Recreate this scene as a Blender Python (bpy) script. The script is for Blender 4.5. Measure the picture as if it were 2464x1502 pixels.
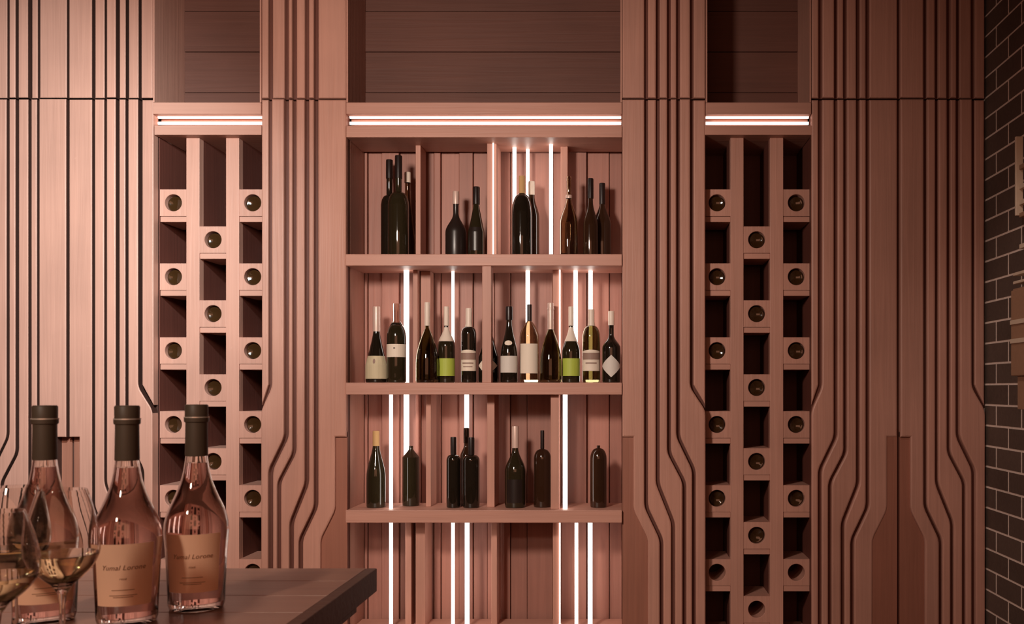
import bpy, bmesh, math, random
from mathutils import Vector
random.seed(7)
S = bpy.context.scene
COL = S.collection
for o in list(bpy.data.objects): bpy.data.objects.remove(o)

# ------------------------------------------------------------------ camera
CY, CZ, F, VX, VY = -3.9, 1.25, 2340.0, 1500.0, 935.0
cam = bpy.data.cameras.new('camera'); camo = bpy.data.objects.new('camera', cam); COL.objects.link(camo)
camo.location = (0, CY, CZ); camo.rotation_euler = (math.pi/2, 0, 0)
cam.sensor_width = 36; cam.sensor_fit = 'HORIZONTAL'; cam.lens = F/2464*36
cam.shift_x = -(VX-1232)/2464; cam.shift_y = (VY-751)/2464
cam.clip_start = .05; cam.clip_end = 60
cam.dof.use_dof = True; cam.dof.focus_distance = 3.95; cam.dof.aperture_fstop = 11
S.camera = camo
# ------------------------------------------------------------------ world, lamps, exposure
S.view_settings.view_transform = 'Standard'; S.view_settings.look = 'None'
S.view_settings.gamma = 1; S.view_settings.use_curve_mapping = False; S.view_settings.exposure = 0.0
w = bpy.data.worlds.new('world'); S.world = w; w.use_nodes = True
bg = w.node_tree.nodes['Background']; bg.inputs[0].default_value = (1.0, .45, .28, 1); bg.inputs[1].default_value = .05
def area(name, loc, target, size, power, color, sy=None):
    l = bpy.data.lights.new(name, 'AREA'); l.energy = power; l.color = color; l.size = size
    if sy: l.shape = 'RECTANGLE'; l.size_y = sy
    o = bpy.data.objects.new(name, l); COL.objects.link(o); o.location = loc
    o.rotation_euler = (Vector(target)-Vector(loc)).to_track_quat('-Z', 'Y').to_euler()
    return o
def spot(name, loc, target, power, color, angle, blend=.9, r=.06):
    l = bpy.data.lights.new(name, 'SPOT'); l.energy = power; l.color = color; l.spot_size = math.radians(angle)
    l.spot_blend = blend; l.shadow_soft_size = r
    o = bpy.data.objects.new(name, l); COL.objects.link(o); o.location = loc
    o.rotation_euler = (Vector(target)-Vector(loc)).to_track_quat('-Z', 'Y').to_euler()
    return o
spot('pendant_spot', (-1.15, -2.0, 2.35), (-2.62, 0, 1.66), 330, (.82, 1.04, 1.08), 74, 1.0, .05)
spot('pendant_centre', (-1.0, -2.4, 2.1), (-1.2, 0, 1.35), 198, (1, .84, .72), 128, .9, .16)
spot('table_fill', (-1.3, -4.6, 2.4), (-.95, -2.35, .93), 95, (1, .82, .66), 42, .7, .12)  # unseen fill behind the camera, added to brighten the table
spot('brick_wall_fill', (.35, -1.9, 2.9), (1.46, -.62, 1.35), 42, (1, .86, .76), 40, .8, .05)  # unseen light added to lift the bricks and mortar
area('room_glow', (-.2, -5.5, 1.9), (-.3, 0, 1.1), 3.0, 19, (1, .42, .24), 1.6)

# ------------------------------------------------------------------ helpers
def X(px, Y=0.): return (px-VX)*(Y-CY)/F
def Z(py, Y=0.): return CZ+(VY-py)*(Y-CY)/F
MATS = {}
def mat(name, col, rough=.5, metal=0., trans=0., ior=1.45, emit=None, estr=0., coat=0., alpha=1.):
    m = bpy.data.materials.new(name); m.use_nodes = True
    b = m.node_tree.nodes['Principled BSDF']
    b.inputs['Base Color'].default_value = (*col, 1); b.inputs['Roughness'].default_value = rough
    b.inputs['Metallic'].default_value = metal; b.inputs['Transmission Weight'].default_value = trans
    b.inputs['IOR'].default_value = ior; b.inputs['Coat Weight'].default_value = coat
    if emit: b.inputs['Emission Color'].default_value = (*emit, 1); b.inputs['Emission Strength'].default_value = estr
    MATS[name] = m; return m
def grain(m, col, var=.18, axis='Z', bump=.25, scale=1.0, scuff=0., rand=.06):
    """wood grain showing through paint: streaky noise along one axis, soft blotches, bump."""
    nt = m.node_tree; N = nt.nodes; L = nt.links; b = N['Principled BSDF']
    geo = N.new('ShaderNodeNewGeometry'); mp = N.new('ShaderNodeMapping')
    s = {'Z': (70, 70, 2.2), 'X': (2.2, 70, 70)}[axis]
    mp.inputs['Scale'].default_value = tuple(k*scale for k in s)
    L.new(geo.outputs['Position'], mp.inputs['Vector'])
    n1 = N.new('ShaderNodeTexNoise'); n1.inputs['Scale'].default_value = 1; n1.inputs['Detail'].default_value = 5
    n1.inputs['Distortion'].default_value = .6
    L.new(mp.outputs[0], n1.inputs['Vector'])
    n2 = N.new('ShaderNodeTexNoise'); n2.inputs['Scale'].default_value = 3.2; n2.inputs['Detail'].default_value = 6
    L.new(geo.outputs['Position'], n2.inputs['Vector'])
    oi = N.new('ShaderNodeObjectInfo')
    def M(op, a, c):
        x = N.new('ShaderNodeMath'); x.operation = op
        for i, v in enumerate((a, c)):
            if isinstance(v, (int, float)): x.inputs[i].default_value = v
            else: L.new(v, x.inputs[i])
        return x.outputs[0]
    f = M('MULTIPLY', M('SUBTRACT', n1.outputs['Fac'], .5), var*1.3)
    g = M('MULTIPLY', M('SUBTRACT', n2.outputs['Fac'], .5), var*1.4)
    r = M('MULTIPLY', M('SUBTRACT', oi.outputs['Random'], .5), rand*2)
    v = M('ADD', M('ADD', M('ADD', f, g), r), 1.0)
    hs = N.new('ShaderNodeHueSaturation'); hs.inputs['Color'].default_value = (*col, 1)
    L.new(v, hs.inputs['Value'])
    out = hs.outputs[0]
    if scuff:
        n3 = N.new('ShaderNodeTexNoise'); n3.inputs['Scale'].default_value = 9; n3.inputs['Detail'].default_value = 9
        n3.inputs['Roughness'].default_value = .75; L.new(geo.outputs['Position'], n3.inputs['Vector'])
        rp = N.new('ShaderNodeValToRGB'); rp.color_ramp.elements[0].position = .66; rp.color_ramp.elements[1].position = .74
        L.new(n3.outputs['Fac'], rp.inputs[0])
        mx = N.new('ShaderNodeMix'); mx.data_type = 'RGBA'
        L.new(M('MULTIPLY', rp.outputs[0], scuff), mx.inputs[0]); L.new(out, mx.inputs[6])
        mx.inputs[7].default_value = (min(1, col[0]*1.35), min(1, col[1]*1.5), min(1, col[2]*1.5), 1)
        out = mx.outputs[2]
    L.new(out, b.inputs['Base Color'])
    bp = N.new('ShaderNodeBump'); bp.inputs['Strength'].default_value = bump; bp.inputs['Distance'].default_value = .004
    L.new(n1.outputs['Fac'], bp.inputs['Height']); L.new(bp.outputs[0], b.inputs['Normal'])
    return m
PCOL = (.48, .236, .176)
PAINT = grain(mat('terracotta_paint', PCOL, .50), PCOL, var=.24, bump=.35, scuff=.35)
PAINTX = grain(mat('terracotta_paint_horizontal', PCOL, .48), PCOL, axis='X', scuff=.25)
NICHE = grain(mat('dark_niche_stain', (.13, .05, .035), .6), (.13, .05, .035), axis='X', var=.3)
RACKB = grain(mat('rack_interior_painted_shade', (.13, .036, .024), .6), (.13, .036, .024), var=.3)  # shade of the unlit rack cells, put into the board colour
GAP = mat('groove_painted_shade', (.050, .016, .010), .7)  # groove shadow painted in as a near-black colour
SHELF_BACK = grain(mat('terracotta_paint_boards', PCOL, .5), (.37, .165, .125), var=.3, scuff=.15, rand=.16)
SOFT = grain(mat('groove_painted_red_shade', (.11, .032, .02), .6), (.11, .032, .02), var=.2)  # softer reddish groove shade put into the backing colour
RECESS = grain(mat('recess_stain', (.30, .115, .075), .5), (.30, .115, .075), var=.25)
SHELL = grain(mat('wall_plaster', (.30, .13, .10), .8), (.30, .13, .10), var=.15)
FLOOR = grain(mat('floor_wood', (.12, .06, .04), .45), (.12, .06, .04), axis='X', var=.4)
CEIL = mat('ceiling_paint', (.10, .06, .05), .9)
TABLE = grain(mat('table_wood', (.38, .19, .135), .30), (.38, .19, .135), axis='X', var=.4, bump=.12, scale=.6, rand=.10)
TEDGE = grain(mat('table_edge_wood', (.15, .062, .038), .5), (.15, .062, .038), axis='X', var=.3)
BRICK = grain(mat('dark_glazed_brick', (.095, .066, .052), .5), (.095, .066, .052), axis='X', var=.5, bump=.2, rand=.18)
MORTAR = grain(mat('mortar', (.80, .64, .55), .9), (.80, .64, .55), axis='X', var=.3)
LED = mat('led_tube', (1, 1, 1), .4, emit=(1, .92, .84), estr=4.6)
LEDW = mat('warm_strip_glow', (1, .9, .8), .4, emit=(1, .74, .62), estr=2.0)
CAPW = mat('tube_cap', (.8, .7, .62), .4)
BLK = mat('black_glass', (.012, .008, .005), .07, coat=.6)
GRN = mat('dark_green_glass', (.021, .015, .007), .06, coat=.6)
BRN = mat('dark_brown_glass', (.030, .012, .006), .08, coat=.5)
MATB = mat('matte_dark_glass', (.020, .012, .010), .32)
SMK = mat('smoky_glass', (.50, .38, .27), .03, trans=1.0, ior=1.5)
OLV = mat('olive_glass', (.26, .22, .11), .03, trans=1.0, ior=1.5)
CLR = mat('clear_glass', (.97, .93, .90), .01, trans=1.0, ior=1.45)
CLN = mat('clear_neck_glass', (.80, .70, .62), .05, trans=1.0, ior=1.45)
WINE = mat('white_wine', (1.0, .95, .62), .0, trans=1.0, ior=1.34)
ROSE = mat('rose_wine', (.80, .55, .52), .0, trans=1.0, ior=1.34)
HOLEB = mat('bottle_base_glass', (.036, .015, .005), .09, coat=.8)
FOILW = mat('cream_foil', (.78, .66, .56), .4)
FOILP = mat('pink_foil', (.70, .50, .43), .35, metal=.2)
FOILK = mat('black_capsule', (.016, .008, .007), .35)
CORK = mat('cork', (.55, .33, .14), .8)
CAPS = mat('charcoal_capsule', (.085, .062, .043), .5)
LCREAM = mat('cream_label_paper', (.80, .68, .56), .6)
LBEIGE = grain(mat('beige_label_paper', (.60, .51, .34), .7), (.60, .51, .34), var=.5, bump=0, scale=.6)
LWHITE = mat('white_label_paper', (.66, .60, .54), .6)
LGREEN = mat('lime_label_paper', (.42, .50, .07), .55)
LTAUPE = mat('taupe_label_print', (.30, .19, .15), .6)
LROSE = mat('apricot_label_paper', (.92, .56, .38), .55)
INK = mat('brown_ink', (.24, .10, .05), .7)
INKD = mat('dark_ink', (.08, .05, .04), .7)
STEEL = mat('capsule_rim_metal', (.85, .78, .70), .35, metal=.5)
OAK = grain(mat('case_wood', (.36, .20, .12), .5), (.36, .20, .12), axis='X')
TRIM = mat('case_cream_trim', (.72, .56, .42), .45)

def empty(name, loc=(0, 0, 0), label=None, cat=None, group=None, kind=None):
    o = bpy.data.objects.new(name, None); COL.objects.link(o); o.location = loc; o.empty_display_size = .05
    tag(o, label, cat, group, kind); return o
def tag(o, label=None, cat=None, group=None, kind=None):
    if label: o['label'] = label
    if cat: o['category'] = cat
    if group: o['group'] = group
    if kind: o['kind'] = kind
    return o
def wloc(o):
    v = Vector(o.location)
    while o.parent: o = o.parent; v += Vector(o.location)
    return v
def obj(name, bm, m, parent=None, smooth=False, local=False):
    """one mesh object; the bmesh is in world coordinates unless local"""
    if parent is not None and not local:
        d = wloc(parent); bmesh.ops.translate(bm, verts=bm.verts, vec=-d)
    two = any(f.material_index for f in bm.faces)
    me = bpy.data.meshes.new(name); bm.to_mesh(me); bm.free(); me.materials.append(m)
    if two: me.materials.append(GAP)
    if smooth:
        for p in me.polygons: p.use_smooth = True
        me.set_sharp_from_angle(angle=math.radians(40))
    o = bpy.data.objects.new(name, me); COL.objects.link(o); o.parent = parent
    return o
def box(x0, x1, y0, y1, z0, z1, bev=.0, bm=None):
    new = bm is None
    if new: bm = bmesh.new()
    b2 = bmesh.new(); bmesh.ops.create_cube(b2, size=1)
    for v in b2.verts:
        v.co.x = x0+(v.co.x+.5)*(x1-x0); v.co.y = y0+(v.co.y+.5)*(y1-y0); v.co.z = z0+(v.co.z+.5)*(z1-z0)
    if bev: bmesh.ops.bevel(b2, geom=b2.edges[:], offset=bev, segments=2, affect='EDGES', profile=.5)
    me = bpy.data.meshes.new('t'); b2.to_mesh(me); b2.free(); bm.from_mesh(me); bpy.data.meshes.remove(me)
    return bm
def lathe(prof, seg=28, close=False):
    """revolve [(r, z)] about Z"""
    bm = bmesh.new(); rings = []
    for r, z in prof:
        if r < 1e-5: rings.append([bm.verts.new((0, 0, z))])
        else: rings.append([bm.verts.new((r*math.cos(2*math.pi*i/seg), r*math.sin(2*math.pi*i/seg), z)) for i in range(seg)])
    if close: rings.append(rings[0])
    for a, b in zip(rings, rings[1:]):
        if len(a) == 1 and len(b) == 1: continue
        for i in range(seg):
            j = (i+1) % seg
            if len(a) == 1: bm.faces.new((a[0], b[i], b[j]))
            elif len(b) == 1: bm.faces.new((a[i], a[j], b[0]))
            else: bm.faces.new((a[i], a[j], b[j], b[i]))
    bmesh.ops.recalc_face_normals(bm, faces=bm.faces)
    return bm
def tube(x, y, z0, z1, r):
    bm = lathe([(0, z0), (r, z0), (r, z1), (0, z1)], 14); bmesh.ops.translate(bm, verts=bm.verts, vec=(x, y, 0)); return bm
def htube(x0, x1, y, z, r):
    bm = lathe([(0, x0), (r, x0), (r, x1), (0, x1)], 12)
    for v in bm.verts: v.co = Vector((v.co.z, y+v.co.x, z+v.co.y))
    bmesh.ops.recalc_face_normals(bm, faces=bm.faces); return bm
def slab(pts, y0, y1, bev=.0036, ends=None):
    """outline in front-plane pixels -> solid board from y0 (front) to y1"""
    q = []
    for p in pts:
        p = ((p[0]-VX)/600., CZ+(VY-p[1])/600.)
        if not q or (abs(q[-1][0]-p[0])+abs(q[-1][1]-p[1])) > 1e-4: q.append(p)
    bm = bmesh.new(); vs = [bm.verts.new((x, y0, z)) for x, z in q]
    f = bm.faces.new(vs)
    r = bmesh.ops.extrude_face_region(bm, geom=[f])
    bmesh.ops.translate(bm, verts=[e for e in r['geom'] if isinstance(e, bmesh.types.BMVert)], vec=(0, y1-y0, 0))
    bmesh.ops.recalc_face_normals(bm, faces=bm.faces)
    es = [e for e in bm.edges if all(abs(v.co.y-y0) < 1e-6 for v in e.verts)]
    if bev: bmesh.ops.bevel(bm, geom=es, offset=bev, segments=2, affect='EDGES', profile=.5, clamp_overlap=True)
    if ends:      # groove flanks take the painted shade colour, faces and outer ends the panel paint
        for f in bm.faces:
            f.normal_update()
            if abs(f.normal.y) < .2 and not any(all(abs(v.co.x-e) < .0012 for v in f.verts) for e in ends): f.material_index = 1
    bmesh.ops.triangulate(bm, faces=[f for f in bm.faces if len(f.verts) > 4])
    return bm

# ------------------------------------------------------------------ room shell
TOPY, FLOORY = -115., 1685.     # ceiling and floor as rows of the wall plane
o = obj('floor', box(-3.8, 1.8, -6.5, .6, -.1, 0), FLOOR); tag(o, kind='structure')
o = obj('ceiling', box(-3.8, 1.8, -3.3, .6, 3.0, 3.1), CEIL); tag(o, kind='structure')
o = obj('wall_back', box(-3.8, 1.8, .42, .55, 0, 3.0), SHELL); tag(o, kind='structure')
o = obj('wall_left', box(-3.8, -3.7, -3.3, .42, 0, 3.0), SHELL); tag(o, kind='structure')
o = obj('trim_1', box(-3.7, X(-46), 0, .42, 0, 3.0, .004), PAINT); tag(o, kind='structure')

# brick return wall: courses of bricks with recessed mortar
WX = X(2375.5); COURSE = 49.4/600; BL = .242; G = .0105
wall = obj('wall_right', box(WX+.0005, WX+.16, -1.5, .42, 0, 3.0), MORTAR); tag(wall, kind='structure')
zj = CZ+(VY-925)/600
k0 = -int(zj/COURSE)-1
full = None; shared = {}
for k in range(k0, 40):
    z0 = zj+k*COURSE; z1 = z0+COURSE
    if z1 < .03 or z0 > 2.97: continue
    # joints at Y = -.096 in every other course, -.217 in the rest
    par = (k-16) % 2
    js = ([-.096] if par == 0 else [-.217])
    edges = [.03, js[0]]
    if par == 1: edges = [.03, -.217]
    while edges[-1] > -1.3: edges.append(edges[-1]-BL)
    for a, b in zip(edges, edges[1:]):
        L = a-b; key = (round(L, 3), random.randrange(3))
        z0c, z1c = max(z0, .0), min(z1, 3.0)
        if z1c-z0c < COURSE*.95: key = (round(L, 3), 'cut%.3f' % z0c)
        if key not in shared:
            hh = (z1c-z0c)/2
            bm = box(-.0018-random.uniform(0, .0008), .03, -L/2+.0065, L/2-.0065, -hh+.0042, hh-.0042, .0006)
            ob = obj('brick', bm, BRICK, wall, local=True); shared[key] = ob.data
        else:
            ob = bpy.data.objects.new('brick', shared[key]); COL.objects.link(ob); ob.parent = wall
        ob.location = (WX+.0005, (a+b)/2, (z0c+z1c)/2)

# ------------------------------------------------------------------ carved half panels beside every rack
def smooth_path(p, d=13.):
    out = [p[0]]
    for a, b, c in zip(p, p[1:], p[2:]):
        a, b, c = Vector(a), Vector(b), Vector(c)
        if (b-a).angle(c-b) < .05: out.append(tuple(b)); continue
        p0 = b+(a-b).normalized()*min(d, (a-b).length*.45); p2 = b+(c-b).normalized()*min(d, (c-b).length*.45)
        for t in (0, .25, .5, .75, 1): out.append(tuple((1-t)**2*p0+2*t*(1-t)*b+t*t*p2))
    out.append(p[-1]); return out
GBACK = .05
def half_panel(edge, dr, W, g, hw, label, rng, seam=1.5, deep=None, GBACK=.05, bev=.0036, GM=None):
    """edge: pixel column of the rack-side edge, dr: direction the panel runs, g: groove centres from that edge"""
    base = (X(edge+dr*W/2), 0, 0)
    t = empty('carved_wall_panel', base, label, 'wall panel')
    top, bot = 238.5, FLOORY
    EN = (X(edge),)+((X(edge+dr*(W-seam)),) if seam < 1 else ())
    def P(pts): return [(edge+dr*u, y) for u, y in pts]
    def path(i):
        u = g[i]
        if i == 1: q = [(u, top), (u, 1052), (u-38, 1131), (u-38, bot)]
        if i == 2: q = [(u, top), (u, 1090), (u-37, 1161), (u-37, bot)]
        if i == 3: q = [(u, top), (u, 1165), (u-37, 1258), (u-37, bot)]
        if i == 4: q = [(u, top), (u, 1221), (u-37, 1299), (u-37, bot)]
        return smooth_path(q)
    R = [rng.uniform(-.003, .006) for _ in range(6)] if deep is None else deep
    obj('slat', slab(P([(0, top), (g[0]-hw, top), (g[0]-hw, 926), (0, 975)]), R[0]+.006, GBACK, bev, ends=EN if GM is GAP else None), PAINT, t)
    l = smooth_path([(g[0]+hw, top), (g[0]+hw, 932), (.01, 988), (0, bot)])
    for i in range(1, 5):
        r = path(i)
        obj('slat', slab(P(l+[(u-hw, y) for u, y in reversed(r)]), R[i], GBACK, bev, ends=EN if GM is GAP else None), PAINT, t)
        l = [(u+hw, y) for u, y in r]
    r = smooth_path([(W-27, 1052), (W-27, 1228), (W-62, 1298), (W-62, bot)])
    obj('slat', slab(P(l+list(reversed(r))+[(W-seam, 1052), (W-seam, top)]), R[5], GBACK, bev, ends=EN if GM is GAP else None), PAINT, t)
    obj('recessed_board', slab(P([(W-40, 1040), (W-40, 1215), (W-76, 1296), (W-76, bot), (W-seam, bot), (W-seam, 1040)]), GBACK-.010, GBACK, 0), RECESS, t)
    a, b = X(edge), X(edge+dr*W)
    obj('backing_board', box(min(a, b), max(a, b), GBACK, .055, 0, Z(top)), GM, t)
    return t
def upper_panel(edge, dr, W, g, hw, label, rng, seam=1.5, GBACK=.05, bev=.0036, GM=None):
    t = empty('upper_wall_panel', (X(edge+dr*W/2), 0, Z(235)), label, 'wall panel')
    ed = [0]+list(g)+[W+hw-seam]
    for i in range(6):
        u0 = ed[i]+(hw if i else 0); u1 = ed[i+1]-hw
        x = sorted((edge+dr*u0, edge+dr*u1)); d = rng.uniform(-.002, .008)
        obj('slat', slab([(x[0], TOPY), (x[1], TOPY), (x[1], 234.5), (x[0], 234.5)], d, GBACK, bev, ends=((X(edge),)+((X(edge+dr*(W-seam)),) if seam < 1 else ())) if GM is GAP else None), PAINT, t)
    a, b = X(edge), X(edge+dr*W)
    obj('backing_board', box(min(a, b), max(a, b), GBACK, .055, Z(234.5), 3.0), GM, t)
rng = random.Random(3)
# (edge, direction, width, grooves, half groove, lower label, upper label)
panels = [
 (-45, 1, 207, [27, 63, 85, 115, 136], 3.9, 'grooved terracotta panel at the far left, behind the wine glasses', 'upper grooved panel above the one behind the wine glasses'),
 (366, -1, 204, [31, 62, 84, 113, 143], 3.9, 'brightest grooved terracotta panel, behind the first two table bottles', 'upper grooved panel above the brightest panel'),
 (628, 1, 204, [21, 60, 79, 109, 131], 4.3, 'grooved terracotta panel between the left bottle rack and the bookcase', 'upper grooved panel between the left rack and the bookcase'),
 (1698, -1, 201, [33, 66, 88, 115, 143], 3.6, 'grooved terracotta panel between the bookcase and the right bottle rack', 'upper grooved panel between the bookcase and the right dark niche'),
 (1954, 1, 209, [21, 58, 81, 112, 135], 3.6, 'dim grooved panel just right of the right bottle rack', 'upper grooved panel just right of the right dark niche'),
 (2371, -1, 207, [28, 65, 87, 116, 144], 3.6, 'dark grooved panel next to the brick wall', 'upper dark grooved panel next to the brick wall'),
]
for i, (e, d, W, g, hw, l1, l2) in enumerate(panels):
    sm = 0.4 if i in (2, 3) else 2.8
    kw = dict(GBACK=.05, bev=.0036, GM=GAP) if i < 2 else dict(GBACK=(.030, .022, .020, .022)[i-2], bev=.0062, GM=SOFT)
    half_panel(e, d, W, g, hw+(.6 if i > 1 else 0), l1, rng, sm, **kw)
    upper_panel(e, d, W, g, hw+(.6 if i > 1 else 0), l2, rng, sm, **kw)

# ------------------------------------------------------------------ bottle racks
RY = .06                       # plane of the rack faces
PER, BH, LEDGE, BW, SW = .3012, .1083, .0237, .108, .0535
HR = .0345
def holder_mesh(depth=.20):
    """square block with a round bore"""
    bm = bmesh.new(); n = 40; h = BW/2; hz = BH/2
    def ring(fn, y): return [bm.verts.new((*fn(2*math.pi*i/n), y)) for i in range(n)]
    def sq(a):
        c, s = math.cos(a), math.sin(a); m = max(abs(c), abs(s)); return (c/m*h, s/m*hz)
    def ci(r): return lambda a: (r*math.cos(a), r*math.sin(a))
    o0, i0, i1, i2, o2 = ring(sq, 0), ring(ci(HR+.0015), 0), ring(ci(HR), .0015), ring(ci(HR), depth), ring(sq, depth)
    for A, B in ((o0, i0), (i0, i1), (i1, i2), (i2, o2), (o2, o0)):
        for k in range(n): bm.faces.new((A[k], A[(k+1) % n], B[(k+1) % n], B[k]))
    for v in bm.verts: v.co = Vector((v.co.x, v.co.z, v.co.y))
    bmesh.ops.recalc_face_normals(bm, faces=bm.faces); return bm
HM = None; LM = None; BM_ = None
ORD = ['topmost', 'second from top', 'third from top', 'fourth from top', 'fifth from top', 'sixth from top']
def base_bottle():
    r = .0322
    return [(0, .006), (.012, .0055), (.021, .0015), (.027, 0), (r-.001, .0025), (r, .006), (r, .19), (r*.93, .205), (.016, .222), (.0135, .235), (.0135, .262), (0, .262)]
def rack(cpx, side, n_bottles):
    """n_bottles: how many of each column's holes (from the top) hold a bottle"""
    global HM, LM, BM_
    cx = X(cpx)
    t = empty('bottle_rack', (cx, RY, 0), f'tall checkered bottle rack {side}', 'wine rack')
    W = 3*BW+2*SW; ztop = Z(332, RY)
    for s in (-1, 1):
        x = cx+s*(BW/2+SW/2)
        obj('stile', box(x-SW/2, x+SW/2, RY-.002, RY+.04, 0, ztop, .0015), PAINT, t)
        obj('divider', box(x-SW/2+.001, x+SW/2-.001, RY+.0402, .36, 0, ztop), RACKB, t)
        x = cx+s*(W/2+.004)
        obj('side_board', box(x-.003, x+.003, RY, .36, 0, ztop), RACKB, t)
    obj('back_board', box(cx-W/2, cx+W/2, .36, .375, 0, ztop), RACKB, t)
    obj('top_rail', box(cx-W/2, cx+W/2, .012, .36, ztop, Z(302, .012), .002), PAINTX, t)
    obj('plinth', box(cx-W/2, cx+W/2, RY-.012, RY-.003, 0, .06, .002), PAINTX, t)
    zt = CZ+(VY-488)*(RY-CY)/F
    for c in range(3):
        x = cx+(c-1)*(BW+SW); z = zt-(.5*PER if c == 1 else 0); k = 0
        while z-BH/2-LEDGE > .06:
            if HM is None:
                h = obj('bottle_holder', holder_mesh(), PAINT, t, smooth=True, local=True); HM = h.data
                l = obj('lip', box(-BW/2, BW/2, 0, .20, -BH/2-LEDGE, -BH/2-.0012, .0015), PAINTX, h, local=True); LM = l.data
            else:
                h = bpy.data.objects.new('bottle_holder', HM); COL.objects.link(h); h.parent = t
                l = bpy.data.objects.new('lip', LM); COL.objects.link(l); l.parent = h
            h.location = (x-cx, 0, z)
            l.location = (0, .003, 0)
            if k < n_bottles[c]:
                nm = ('left column', 'middle column', 'right column')[c]
                if BM_ is None:
                    bm = lathe(base_bottle(), 32)
                    for v in bm.verts: v.co = Vector((v.co.x, v.co.z, v.co.y))
                    bmesh.ops.recalc_face_normals(bm, faces=bm.faces)
                    b = obj('stored_bottle', bm, HOLEB, None, smooth=True); BM_ = b.data
                else:
                    b = bpy.data.objects.new('stored_bottle', BM_); COL.objects.link(b)
                b.location = (x, RY+.010+random.uniform(0, .012), z-(HR-.0324))
                b.rotation_euler = (0, random.uniform(0, 6), 0)
                tag(b, f'bottle end in rack {side}, {nm}, {ORD[k]}', 'bottle', f'bottle ends in the rack {side}')
            z -= PER; k += 1
rack(497, 'left of the bookcase', (5, 4, 6))
rack(1826, 'right of the bookcase', (5, 5, 5))

# ------------------------------------------------------------------ niches and cove lights above racks and bookcase
def niche(p0, p1, label, sideboard=True):
    t = empty('upper_niche', (X((p0+p1)/2), 0, Z(275)), label, 'cabinet')
    x0, x1 = X(p0)+.001, X(p1)-.001
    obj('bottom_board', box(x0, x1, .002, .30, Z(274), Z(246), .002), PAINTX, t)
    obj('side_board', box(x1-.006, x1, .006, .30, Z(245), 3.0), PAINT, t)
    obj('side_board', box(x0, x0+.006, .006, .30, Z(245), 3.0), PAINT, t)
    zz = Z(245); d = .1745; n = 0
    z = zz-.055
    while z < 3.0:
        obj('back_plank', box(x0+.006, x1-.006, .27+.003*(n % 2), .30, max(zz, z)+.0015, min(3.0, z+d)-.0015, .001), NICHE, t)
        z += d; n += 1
    return t
def cove(p0, p1, label):
    t = empty('cove_light', (X((p0+p1)/2), .05, Z(302)), label, 'light')
    x0, x1 = X(p0)+.002, X(p1)-.002
    obj('housing', box(x0, x1, .075, .11, Z(302)+.0005, Z(274)-.0005), PAINTX, t)
    obj('glow_strip', htube(x0+.002, x1-.002, .045, Z(281, .045), .0080), LEDW, t)
    obj('glow_strip', htube(x0+.002, x1-.002, .045, Z(297, .045), .0065), LEDW, t)
niche(366, 628, 'dark recess above the left bottle rack'); niche(832, 1497, 'wide dark recess above the bookcase'); niche(1698, 1953, 'dark planked recess above the right bottle rack')
cove(366, 628, 'glowing strip over the left bottle rack'); cove(832, 1497, 'long glowing pink strip over the bookcase'); cove(1698, 1953, 'short glowing strip over the right bottle rack')

# ------------------------------------------------------------------ bookcase
bc = empty('bookcase', (X(1164), 0, 0), 'terracotta bookcase with lit vertical tubes holding rows of wine bottles', 'bookcase')
xl, xr = X(832)+.0008, X(1497)-.0008
SB = .245
for a, b in ((302, 330), (612, 640), (921, 950), (1228, 1258)):
    obj('shelf', box(xl, xr, -.006 if a > 302 else .003, SB, Z(b), Z(a), .002), PAINTX, bc)
obj('shelf', box(xl, xr, .0, SB, .20, .268, .002), PAINTX, bc)
obj('side_board', box(xl-.03, xl-.001, .064, .30, 0, Z(302)), PAINT, bc)
obj('side_board', box(xr+.001, xr+.03, .064, .30, 0, Z(302)), PAINT, bc)
edges = [832, 884, 918, 960, 1003, 1012, 1044, 1060, 1104, 1138, 1172, 1190, 1228, 1268, 1330, 1350, 1412, 1466, 1512]
dep = [0, .012, 0, .02, -.03, .01, .0, .018, 0, .014, .006, .0, .012, .002, .014, -.015, .006, .014]
YB = .275
for i, (a, b) in enumerate(zip(edges, edges[1:])):
    x0 = max(X(a, YB), xl)+.0012; x1 = min(X(b, YB), xr)-.0012
    if x1-x0 < .004: continue
    obj('back_board', box(x0, x1, YB+dep[i], .31, 0, Z(302), .002), SHELF_BACK, bc)
def post(p0, p1, row, Y0, Y1, m=None):
    z1, z0 = {1: (Z(330), Z(612)), 2: (Z(640), Z(921)), 3: (Z(950), Z(1228)), 4: (Z(1258), .268)}[row]
    return obj('post', box(X(p0, Y0), X(p1, Y0), Y0, Y1, z0, z1, .0015), m or PAINT, bc)
post(1172, 1195, 1, .10, .24); post(1349, 1366, 1, .15, .24); post(1000, 1012, 1, .13, .24)
post(1160, 1182, 2, .002, .05); post(994, 1005, 2, .13, .24); post(1012, 1036, 2, .17, .24); post(1330, 1350, 2, .135, .24)
post(1025, 1037, 3, .12, .24); post(1172, 1190, 3, .10, .24); post(1325, 1345, 3, .03, .16)
post(975, 990, 4, .12, .24); post(1000, 1023, 4, .10, .24); post(1182, 1196, 4, .12, .24); post(1330, 1345, 4, .12, .24)
def led(px, w_, row, Y, m=None):
    z1, z0 = {1: (Z(330), Z(612)), 2: (Z(640), Z(921)), 3: (Z(950), Z(1228)), 4: (Z(1258), .268)}[row]
    r = w_/2*(Y-CY)/F
    obj('glow_strip', tube(X(px, Y), Y, z0+.0005, z1-.0005, r), m or LED, bc)
    if row == 4: obj('tube_cap', box(X(px, Y)-r-.003, X(px, Y)+r+.003, Y-r-.003, Y+r+.003, z0, z0+.012, .001), CAPW, bc)
for px, w_, Y in ((1238, 9, .17), (1270, 8, .20), (1326, 9, .12)): led(px, w_, 1, Y)
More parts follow.
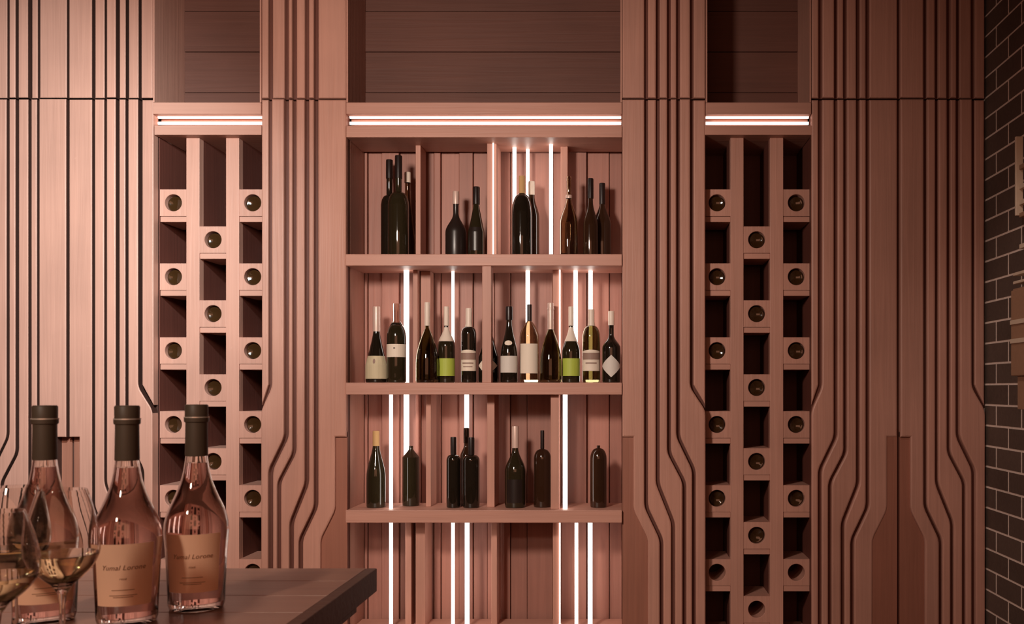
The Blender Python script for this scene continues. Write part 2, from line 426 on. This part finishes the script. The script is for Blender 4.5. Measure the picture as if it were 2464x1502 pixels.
led(1187, 4, 1, .092, LEDW)  # glowing strip stands in for light caught on the divider edge, no lamp
for px, w_, Y in ((978, 13, .15), (1090, 7, .18), (1270, 10, .16), (1385, 10, .16), (1421, 10, .16)): led(px, w_, 2, Y)
led(1347, 4, 2, .127, LEDW)  # glow imitates a lit post edge, not a real tube
for px, w_, Y in ((941, 9, .05), (978, 13, .222), (1123, 11, .215), (1360, 11, .05)): led(px, w_, 3, Y)
for px, w_, Y in ((941, 9, .08), (1090, 8, .08), (1124, 11, .08), (1387, 8, .08), (1420, 11, .08)): led(px, w_, 4, Y)
led(1347, 4, 4, .112, LEDW)

# ------------------------------------------------------------------ shelf bottles
def rad_at(prof, z):
    best = prof[-1][0]
    for (r0, z0), (r1, z1) in zip(prof, prof[1:]):
        if z0 <= z <= z1 and z1 > z0: return r0+(r1-r0)*(z-z0)/(z1-z0)
    return best
def patch(prof, z0, z1, half, shape='rect', off=.0006, nu=14, nv=10, th0=0.):
    """label paper following the glass; half = half arc angle at its widest; faces -Y"""
    bm = bmesh.new(); rows = []
    if shape != 'rect': nv = 16
    for j in range(nv+1):
        t = j/nv; z = z0+(z1-z0)*t
        k = 1.
        if shape == 'diamond': k = max(.02, 1-abs(2*t-1))
        if shape == 'oval': k = max(.03, math.sqrt(max(0, 1-(2*t-1)**2)))
        if shape == 'arch': k = 1.
        r = rad_at(prof, z)+off
        row = []
        for i in range(nu+1):
            a = th0+(2*i/nu-1)*half*k
            zz = z
            if shape == 'arch' and j == nv: zz = z+.006*math.cos((2*i/nu-1)*math.pi/2)
            row.append(bm.verts.new((r*math.sin(a), -r*math.cos(a), zz)))
        rows.append(row)
    for a, b in zip(rows, rows[1:]):
        for i in range(nu): bm.faces.new((a[i], a[i+1], b[i+1], b[i]))
    r = bmesh.ops.extrude_face_region(bm, geom=bm.faces[:])
    for v in [e for e in r['geom'] if isinstance(e, bmesh.types.BMVert)]:
        l = math.hypot(v.co.x, v.co.y); v.co.x *= (l-.0004)/l; v.co.y *= (l-.0004)/l
    bmesh.ops.recalc_face_normals(bm, faces=bm.faces); return bm
def bottle_profile(r, H, hs, hn, rn, kind):
    p = [(0, .004), (r*.55, .003), (r*.86, 0), (r*.97, .002), (r, .007), (r, hs*.5), (r, hs)]
    n = 9
    for i in range(1, n+1):
        t = i/n; z = hs+(hn-hs)*t
        if kind == 'round': k = math.sqrt(max(0, 1-t*t))
        elif kind == 'slope': k = .5+.5*math.cos(math.pi*t)
        elif kind == 'cone': k = (1-t)**1.15
        elif kind == 'drop': k = (1-t**1.8)
        p.append((rn+(r-rn)*k, z))
    if H-.018 > hn+.004:
        p += [(rn, H-.018), (rn+.0015, H-.016), (rn+.0015, H-.009), (rn, H-.007)]
    p += [(rn, H), (0, H)]
    return p
def bottle(px, Y, rpx, shelf, top, sh, nk, nrpx, kind, glass, label, caps=(), labels=(), cat='bottle', group=None, name='wine_bottle', hollow=False):
    k = (Y-CY)/F; zb = {1: Z(612), 2: Z(921), 3: Z(1228)}[shelf]+.0003
    r = rpx*k; h = lambda py: Z(py, Y)-zb
    t = empty(name, (X(px, Y), Y, zb), label, cat, group)
    prof = bottle_profile(r, h(top), h(sh), h(nk), nrpx*k, kind)
    full = prof
    if hollow:
        th = .0028
        inner = [(max(q[0]-th, 0), q[1]) for q in prof if q[0] > r*.9 or q[1] > h(sh)]
        inner = [(0, .010), (r-th, .012)]+[(max(q[0]-th, .002), q[1]) for q in prof if q[1] >= h(sh)*.5 and q[1] < h(top)-1e-6 and q[0] > 0]+[(max(nrpx*k-th, .002), h(top))]
        full = prof[:-1]+list(reversed(inner))
    obj('glass_body', lathe(full, 36), glass, t, smooth=True, local=True)
    for (y0, y1, rp, m, nm) in caps:   # y0 top, y1 bottom
        z1, z0 = h(y0), h(y1); rr = rp*k
        if nm == 'capsule' and y0 <= top+4: rr = max(rr, nrpx*k+.0020)
        rb = max(rr, rad_at(prof, z0)+.0008)
        if nm == 'cork':
            pr = [(0, z0-.01), (rr*.92, z0-.01), (rr*.92, z0), (rr, z0+.002), (rr, z1-.001), (rr*.9, z1), (0, z1)]
        elif nm == 'collar_foil':
            pr = [(rad_at(prof, z0+(z1-z0)*i/8)+.0010, z0+(z1-z0)*i/8) for i in range(9)]
            pr = pr+[(q[0]-.0008, q[1]) for q in reversed(pr)]
            obj(nm, lathe(pr, 30, True), m, t, smooth=True, local=True); continue
        else:
            pr = [(rb-.0006, z0), (rb, z0), (rr, z0+(z1-z0)*.2), (rr, z1-.004), (rr*.93, z1), (0, z1)]
        obj(nm, lathe(pr, 24), m, t, smooth=True, local=True)
    prev = None
    for (y0, y1, frac, shape, m, nm) in labels:
        off = .0007 if nm == 'label' else .0012
        b = patch(prof, h(y1), h(y0), math.asin(min(.995, frac)), shape, off)
        q = obj(nm, b, m, prev if (nm != 'label' and prev) else t, smooth=False, local=True)
        if nm == 'label': prev = q
    return t
K = lambda y0, y1, rp, m: (y0, y1, rp, m, 'capsule')
top3 = 'top shelf'
# top shelf
bottle(937, .17, 20, 1, 385, 497, 470, 7, 'round', BLK, 'dark glossy bottle at the left end of the top shelf, behind its neighbour', [K(385, 430, 8, FOILK)])
bottle(959, .08, 25, 1, 375, 497, 462, 7.5, 'round', GRN, 'large glossy dark bottle standing foremost at left of the top shelf', [K(375, 430, 8.5, FOILK)])
bottle(981, .17, 19, 1, 415, 585, 470, 6.5, 'cone', SMK, 'sloping smoky bottle half hidden by the large dark one on the top shelf', [K(415, 440, 7.5, FOILW)], hollow=True)
bottle(1097, .12, 25, 1, 461, 560, 514, 6.5, 'slope', MATB, 'matte dark bottle with a pale pink cap on the top shelf', [K(461, 492, 7.5, FOILP)])
bottle(1146, .09, 20, 1, 450, 560, 490, 6.5, 'cone', GRN, 'dark bottle with a rounded black cap, right of the pink capped one', [K(450, 492, 8.5, FOILK)], [(549, 605, .72, 'rect', MATB, 'label')])
bottle(1256, .08, 25, 1, 430, 520, 466, 6.5, 'round', BLK, 'glossy black bottle with a tan cork, middle of the top shelf', [K(424, 466, 6.8, CORK)])
bottle(1279, .15, 19, 1, 437, 525, 470, 7, 'slope', BRN, 'brown bottle with pale cap behind the tan corked black bottle', [K(437, 470, 8, FOILW)])
bottle(1369, .09, 22, 1, 425, 540, 472, 5.5, 'slope', SMK, 'clear smoky bottle with long thin neck on the top shelf', [(470, 478, 8, FOILP, 'neck_ring')], hollow=True)
bottle(1421, .10, 18, 1, 430, 545, 486, 6, 'slope', BRN, 'slender dark brown bottle near the right end of the top shelf', [K(430, 478, 6.8, FOILK)])
bottle(1449, .17, 21, 1, 441, 540, 488, 6, 'slope', BRN, 'brown bottle at the right end of the top shelf', [K(441, 492, 6.6, FOILK)])
# middle shelf
bottle(906, .10, 26, 2, 740, 880, 798, 7.5, 'cone', BLK, 'dark bottle with wide blank beige label, left end of the middle shelf', [K(738, 798, 9, FOILP)], [(857, 912, .985, 'rect', LBEIGE, 'label'), (864, 876, .12, 'oval', LTAUPE, 'print')])
bottle(954, .08, 23, 2, 783, 815, 779, 7.5, 'round', GRN, 'dark bottle with a cream band label and clear tall neck', [(731, 783, 8.7, CLN, 'neck_tube')], [(829, 860, .985, 'rect', LCREAM, 'label'), (837, 840, .10, 'oval', INKD, 'print')])
bottle(1028, .08, 27, 2, 728, 875, 790, 5, 'drop', OLV, 'olive teardrop bottle with a thin pale neck on the middle shelf', [K(728, 784, 5.6, FOILW)], hollow=True)
bottle(1074, .125, 21, 2, 738, 835, 785, 5, 'slope', GRN, 'lime labelled bottle beside the thin necked olive teardrop bottle, left half of the shelf', [K(738, 784, 5.8, FOILW), (788, 822, 0, FOILW, 'collar_foil')], [(863, 905, .985, 'rect', LGREEN, 'label')])
bottle(1128, .10, 18, 2, 742, 805, 786, 6.3, 'round', BLK, 'square shouldered bottle with white cap and two tone label, left of the front post', [K(742, 787, 7.2, FOILW)], [(846, 893, .97, 'arch', LCREAM, 'label'), (850, 866, .97, 'rect', LTAUPE, 'print'), (873, 876, .7, 'rect', LTAUPE, 'print'), (882, 884, .6, 'rect', LTAUPE, 'print')])
bottle(1176, .12, 25, 2, 745, 860, 795, 6.5, 'cone', BLK, 'dark bottle with pale diamond label hidden behind the front post', [K(745, 785, 7.2, FOILK)], [(858, 903, .88, 'diamond', LCREAM, 'label')])
bottle(1225, .09, 20.5, 2, 740, 860, 772, 6.5, 'slope', BLK, 'dark capped bottle with a blank grey white label on the middle shelf', [K(738, 770, 8.5, FOILK)], [(857, 897, .95, 'rect', LWHITE, 'label'), (820, 832, .55, 'oval', LCREAM, 'label')])
bottle(1274, .10, 23.5, 2, 733, 812, 772, 4.6, 'drop', SMK, 'smoky bottle with a tall cream label and thin black neck', [K(733, 773, 5.2, FOILK)], [(828, 899, .86, 'rect', LCREAM, 'label')], hollow=True)
bottle(1325, .08, 26.5, 2, 729, 880, 792, 6, 'drop', OLV, 'olive teardrop bottle with thick pink foil neck on the middle shelf', [K(729, 793, 7.3, FOILP), (741, 746, 8.4, FOILP, 'neck_ring')], hollow=True)
bottle(1374, .11, 22, 2, 738, 850, 785, 5, 'slope', GRN, 'lime labelled bottle near the right end of the middle shelf', [K(738, 784, 5.8, FOILW), (788, 822, 0, FOILW, 'collar_foil')], [(863, 905, .96, 'rect', LGREEN, 'label')])
bottle(1423, .10, 21.5, 2, 745, 815, 783, 6.3, 'round', OLV, 'rounded olive bottle with two tone label, second from right on the middle shelf', [K(745, 784, 7.4, FOILW)], [(846, 893, .90, 'arch', LCREAM, 'label'), (850, 866, .90, 'rect', LTAUPE, 'print'), (873, 876, .6, 'rect', LTAUPE, 'print')], hollow=True)
bottle(1471, .10, 22, 2, 749, 838, 806, 6, 'slope', BLK, 'dark bottle with white cap and full diamond label, right end of the middle shelf', [K(749, 783, 7.6, FOILW)], [(855, 908, .97, 'diamond', LWHITE, 'label')])
# lower shelf
bottle(905, .10, 23, 3, 1046, 1150, 1060, 7, 'slope', GRN, 'slim dark bottle with a long tan cork, left end of the lower shelf', [K(1037, 1073, 7.6, CORK)])
bottle(989, .155, 20.5, 3, 1073, 1100, 1081, 5, 'cone', GRN, 'short necked matte dark jar bottle in front of a lit tube')
bottle(1091, .09, 16.5, 3, 1052, 1108, 1094, 6, 'round', BLK, 'narrow black bottle at left of the huddled trio on the lower shelf', [K(1052, 1094, 6.6, FOILK)])
bottle(1122, .15, 15, 3, 1030, 1100, 1070, 5.5, 'slope', BRN, 'brown bottle hidden behind the two narrow black bottles', [K(1030, 1066, 6.4, SMK)])
bottle(1134, .09, 20, 3, 1053, 1108, 1094, 6.5, 'round', BLK, 'wider black bottle at right of the huddled trio on the lower shelf', [K(1053, 1094, 7.2, FOILK)])
bottle(1240, .10, 25, 3, 1028, 1135, 1078, 7, 'slope', GRN, 'plump dark bottle with a white cap on the lower shelf', [K(1026, 1078, 8.5, FOILP)], [(1152, 1208, .72, 'rect', MATB, 'label')])
bottle(1305, .11, 21, 3, 1036, 1105, 1080, 3.5, 'round', BRN, 'brown bottle with very thin dark neck beside the plump white capped one', [K(1036, 1080, 4, FOILK)])
bottle(1440, .10, 20, 3, 1072, 1105, 1078, 4, 'round', BRN, 'dome topped brown bottle alone at the right end of the lower shelf')

# ------------------------------------------------------------------ table
TZ = .915; TX1 = -.459; TX0 = -2.3; TY1 = CY+1.812; TY0 = CY+.86
tb = empty('bar_table', ((TX0+TX1)/2, (TY0+TY1)/2, 0), 'brown wooden bar table in front, bottles and glasses on it', 'table')
y = TY1
n = 0
while y > TY0+.01:
    y2 = max(TY0, y-.119)
    obj('top_plank', box(TX0, TX1-.020, y2+.0006, y-.0006, TZ-.03, TZ, .0012), TABLE, tb); y = y2; n += 1
obj('edge_band', box(TX1-.0195, TX1, TY0, TY1, TZ-.043, TZ, .0015), TEDGE, tb)
obj('under_frame', box(TX0+.03, TX1-.03, TY0+.03, TY1-.03, TZ-.075, TZ-.0305), TEDGE, tb)
for sx in (TX0+.08, TX1-.16):
    for sy in (TY0+.08, TY1-.12): obj('leg', box(sx-.03, sx+.03, sy-.03, sy+.03, 0, TZ-.0755, .003), TEDGE, tb)

def text_on(prof, s, size, zc, parent, m, shear=.3):
    c = bpy.data.curves.new('t', 'FONT'); c.body = s; c.size = size; c.shear = shear; c.align_x = 'CENTER'
    c.resolution_u = 3; c.space_character = 1.05
    o = bpy.data.objects.new('t', c); COL.objects.link(o)
    me = bpy.data.meshes.new_from_object(o); bpy.data.objects.remove(o); bpy.data.curves.remove(c)
    for v in me.vertices:
        z = zc+v.co.y; r = rad_at(prof, z)+.0013; a = v.co.x/r
        v.co = Vector((r*math.sin(a), -r*math.cos(a), z))
    me.materials.append(m); o = bpy.data.objects.new('lettering', me); COL.objects.link(o); o.parent = parent
    return o
FP = [(0, .006), (.024, .005), (.034, 0), (.0385, .002), (.0405, .008), (.0412, .03), (.0440, .09), (.0462, .118), (.0456, .130), (.0432, .142), (.0390, .154), (.0335, .166), (.0283, .178),
      (.0238, .190), (.0204, .202), (.0178, .215), (.0158, .230), (.0148, .244), (.0142, .258), (.0142, .290), (.0155, .292), (.0155, .300), (.0142, .302), (.0142, .306)]
def rose_bottle(px, zdist, label, rot=0):
    Y = CY+zdist
    t = empty('rose_bottle', (X(px, Y), Y, TZ), label, 'bottle')
    th = .0024
    inner = [(0, .011), (.034, .011)]+[(max(q[0]-th, .002), q[1]) for q in FP if q[1] > .02]
    outer = list(FP)
    obj('glass_body', lathe(outer+list(reversed(inner)), 56), CLR, t, smooth=True, local=True)
    liq = [(0, .0114), (.0335, .0114)]+[(max(q[0]-th-.0003, .002), q[1]) for q in FP if .02 < q[1] < .222]
    liq += [(rad_at(FP, .222)-th-.0003, .222), (0, .222)]
    obj('wine', lathe(liq, 48), ROSE, t, smooth=True, local=True)
    cp = [(.0160, .232), (.0164, .234), (.0158, .275), (.0158, .283), (.0176, .2845), (.0178, .2905), (.0166, .2915), (.0168, .3085), (.0155, .3105), (0, .3105)]
    cap = obj('capsule', lathe(cp, 40), CAPS, t, smooth=True, local=True)
    obj('capsule_rim', lathe([(.0174, .2905), (.0182, .2905), (.0182, .2920), (.0174, .2920)], 40, True), STEEL, cap, smooth=True, local=True)
    z0, z1 = .031, .118
    lb = obj('label', patch(FP, z0, z1, .93, 'rect', .0008, 24, 8), LROSE, t, smooth=True, local=True)
    text_on(FP, 'Yumal Lorone', .0098, .082, lb, INK)
    text_on(FP, 'rosé', .0050, .068, lb, INK, .2)
    for zc, hw in ((.0535, .34), (.046, .42), (.0435, .30)):
        obj('rule_line', patch(FP, zc, zc+.0007, hw, 'rect', .0013, 10, 1), INK, lb, local=True)
    t.rotation_euler.z = rot
    return t
rose_bottle(108, 1.405, 'rosé bottle at the left, seen through the wine glasses', .58)
rose_bottle(306, 1.395, 'rosé bottle in the middle of the table trio, nearest the front', .35)
rose_bottle(473, 1.485, 'rosé bottle rightmost on the table, against the bottle rack', .27)

def wine_glass(px, zdist, ht, rb, level, label, wine=True):
    Y = CY+zdist
    t = empty('wine_glass', (X(px, Y), Y, TZ), label, 'glass')
    zb = .086; H = ht-zb                       # bowl from zb to ht
    def bowl(rb, dz=0, th=0):
        out = []
        n = 18
        for i in range(n+1):
            u = i/n
            k = math.sin(min(1, u/.42)*math.pi/2)**.75 if u < .42 else 1-.36*((u-.42)/.58)**1.7
            out.append((max(rb*k-th, 0.0), zb+dz+(H-dz)*u))
        return out
    ob = bowl(rb); th = .0011
    inn = [(max(r-th, 0), z) for r, z in ob]; inn[0] = (0, zb+.003); 
    outer = [(0, .0), (.036, 0), (.0365, .0012), (.030, .0028), (.012, .006), (.0045, .014), (.0036, .03), (.0034, .065), (.005, .080)]+ob[1:]
    obj('glass_body', lathe(outer+list(reversed(inn)), 56), CLR, t, smooth=True, local=True)
    if wine:
        zl = zb+H*level
        lq = [(0, zb+.0034)]+[(r-.0003, z) for r, z in inn[1:] if z < zl-.001 and z > zb+.004]
        rl = [r for r, z in inn if z >= zl][0]-.0004
        lq += [(rl, zl), (0, zl)]
        obj('wine', lathe(lq, 48), WINE, t, smooth=True, local=True)
    return t
wine_glass(150, 1.205, .210, .0425, .36, 'nearly round wine glass in front of the left rosé bottle')
wine_glass(-8, 1.10, .196, .0435, .34, 'wine glass at the front left corner, closest to the camera')
wine_glass(36, 1.30, .204, .042, .30, 'wine glass standing behind the corner glass')

# ------------------------------------------------------------------ wooden display case hung on the brick wall
xc = WX-.004
cs = empty('wall_display_case', (1.42, -.75, Z(900)), 'warm wooden display case with cream strips hung on the brick wall', 'cabinet')
Yf, Yn = -.425, -1.15
za, zb_ = Z(600, Yf)-.02, Z(330, Yf)
obj('back_panel', box(1.436, xc, Yn, Yf, za, zb_, .002), OAK, cs)
obj('frame_strip', box(1.398, 1.4240, Yf-.012, Yf, Z(520, Yf), zb_, .002), TRIM, cs)
for py in (405, 452, 490, 520, 595):
    zz = Z(py, Yf)
    obj('ledge', box(1.409, 1.4355, Yn, Yf-.0125, zz-.008, zz+.008, .0015), TRIM if py in (452, 490, 595) else OAK, cs)
obj('lower_box', box(1.386, xc, Yn, Yf+.004, Z(905, Yf), Z(700, Yf), .003), OAK, cs)
for py in (662, 682, 700):
    zz = Z(py, Yf); obj('ledge', box(1.392, xc, Yn, Yf, zz-.004, zz+.006, .0015), TRIM if py != 700 else OAK, cs)
for py in (777, 822):
    zz = Z(py, Yf); obj('lip_strip', box(1.381, 1.3855, Yn, Yf, zz-.008, zz+.008, .001), TRIM, cs)
obj('hanging_panel', box(1.400, 1.408, Yn, Yf-.02, Z(985, Yf), Z(905, Yf)-.001, .002), OAK, cs)
obj('bracket', box(1.4085, xc, Yf-.06, Yf-.03, Z(960, Yf), Z(905, Yf)-.001, .002), OAK, cs)
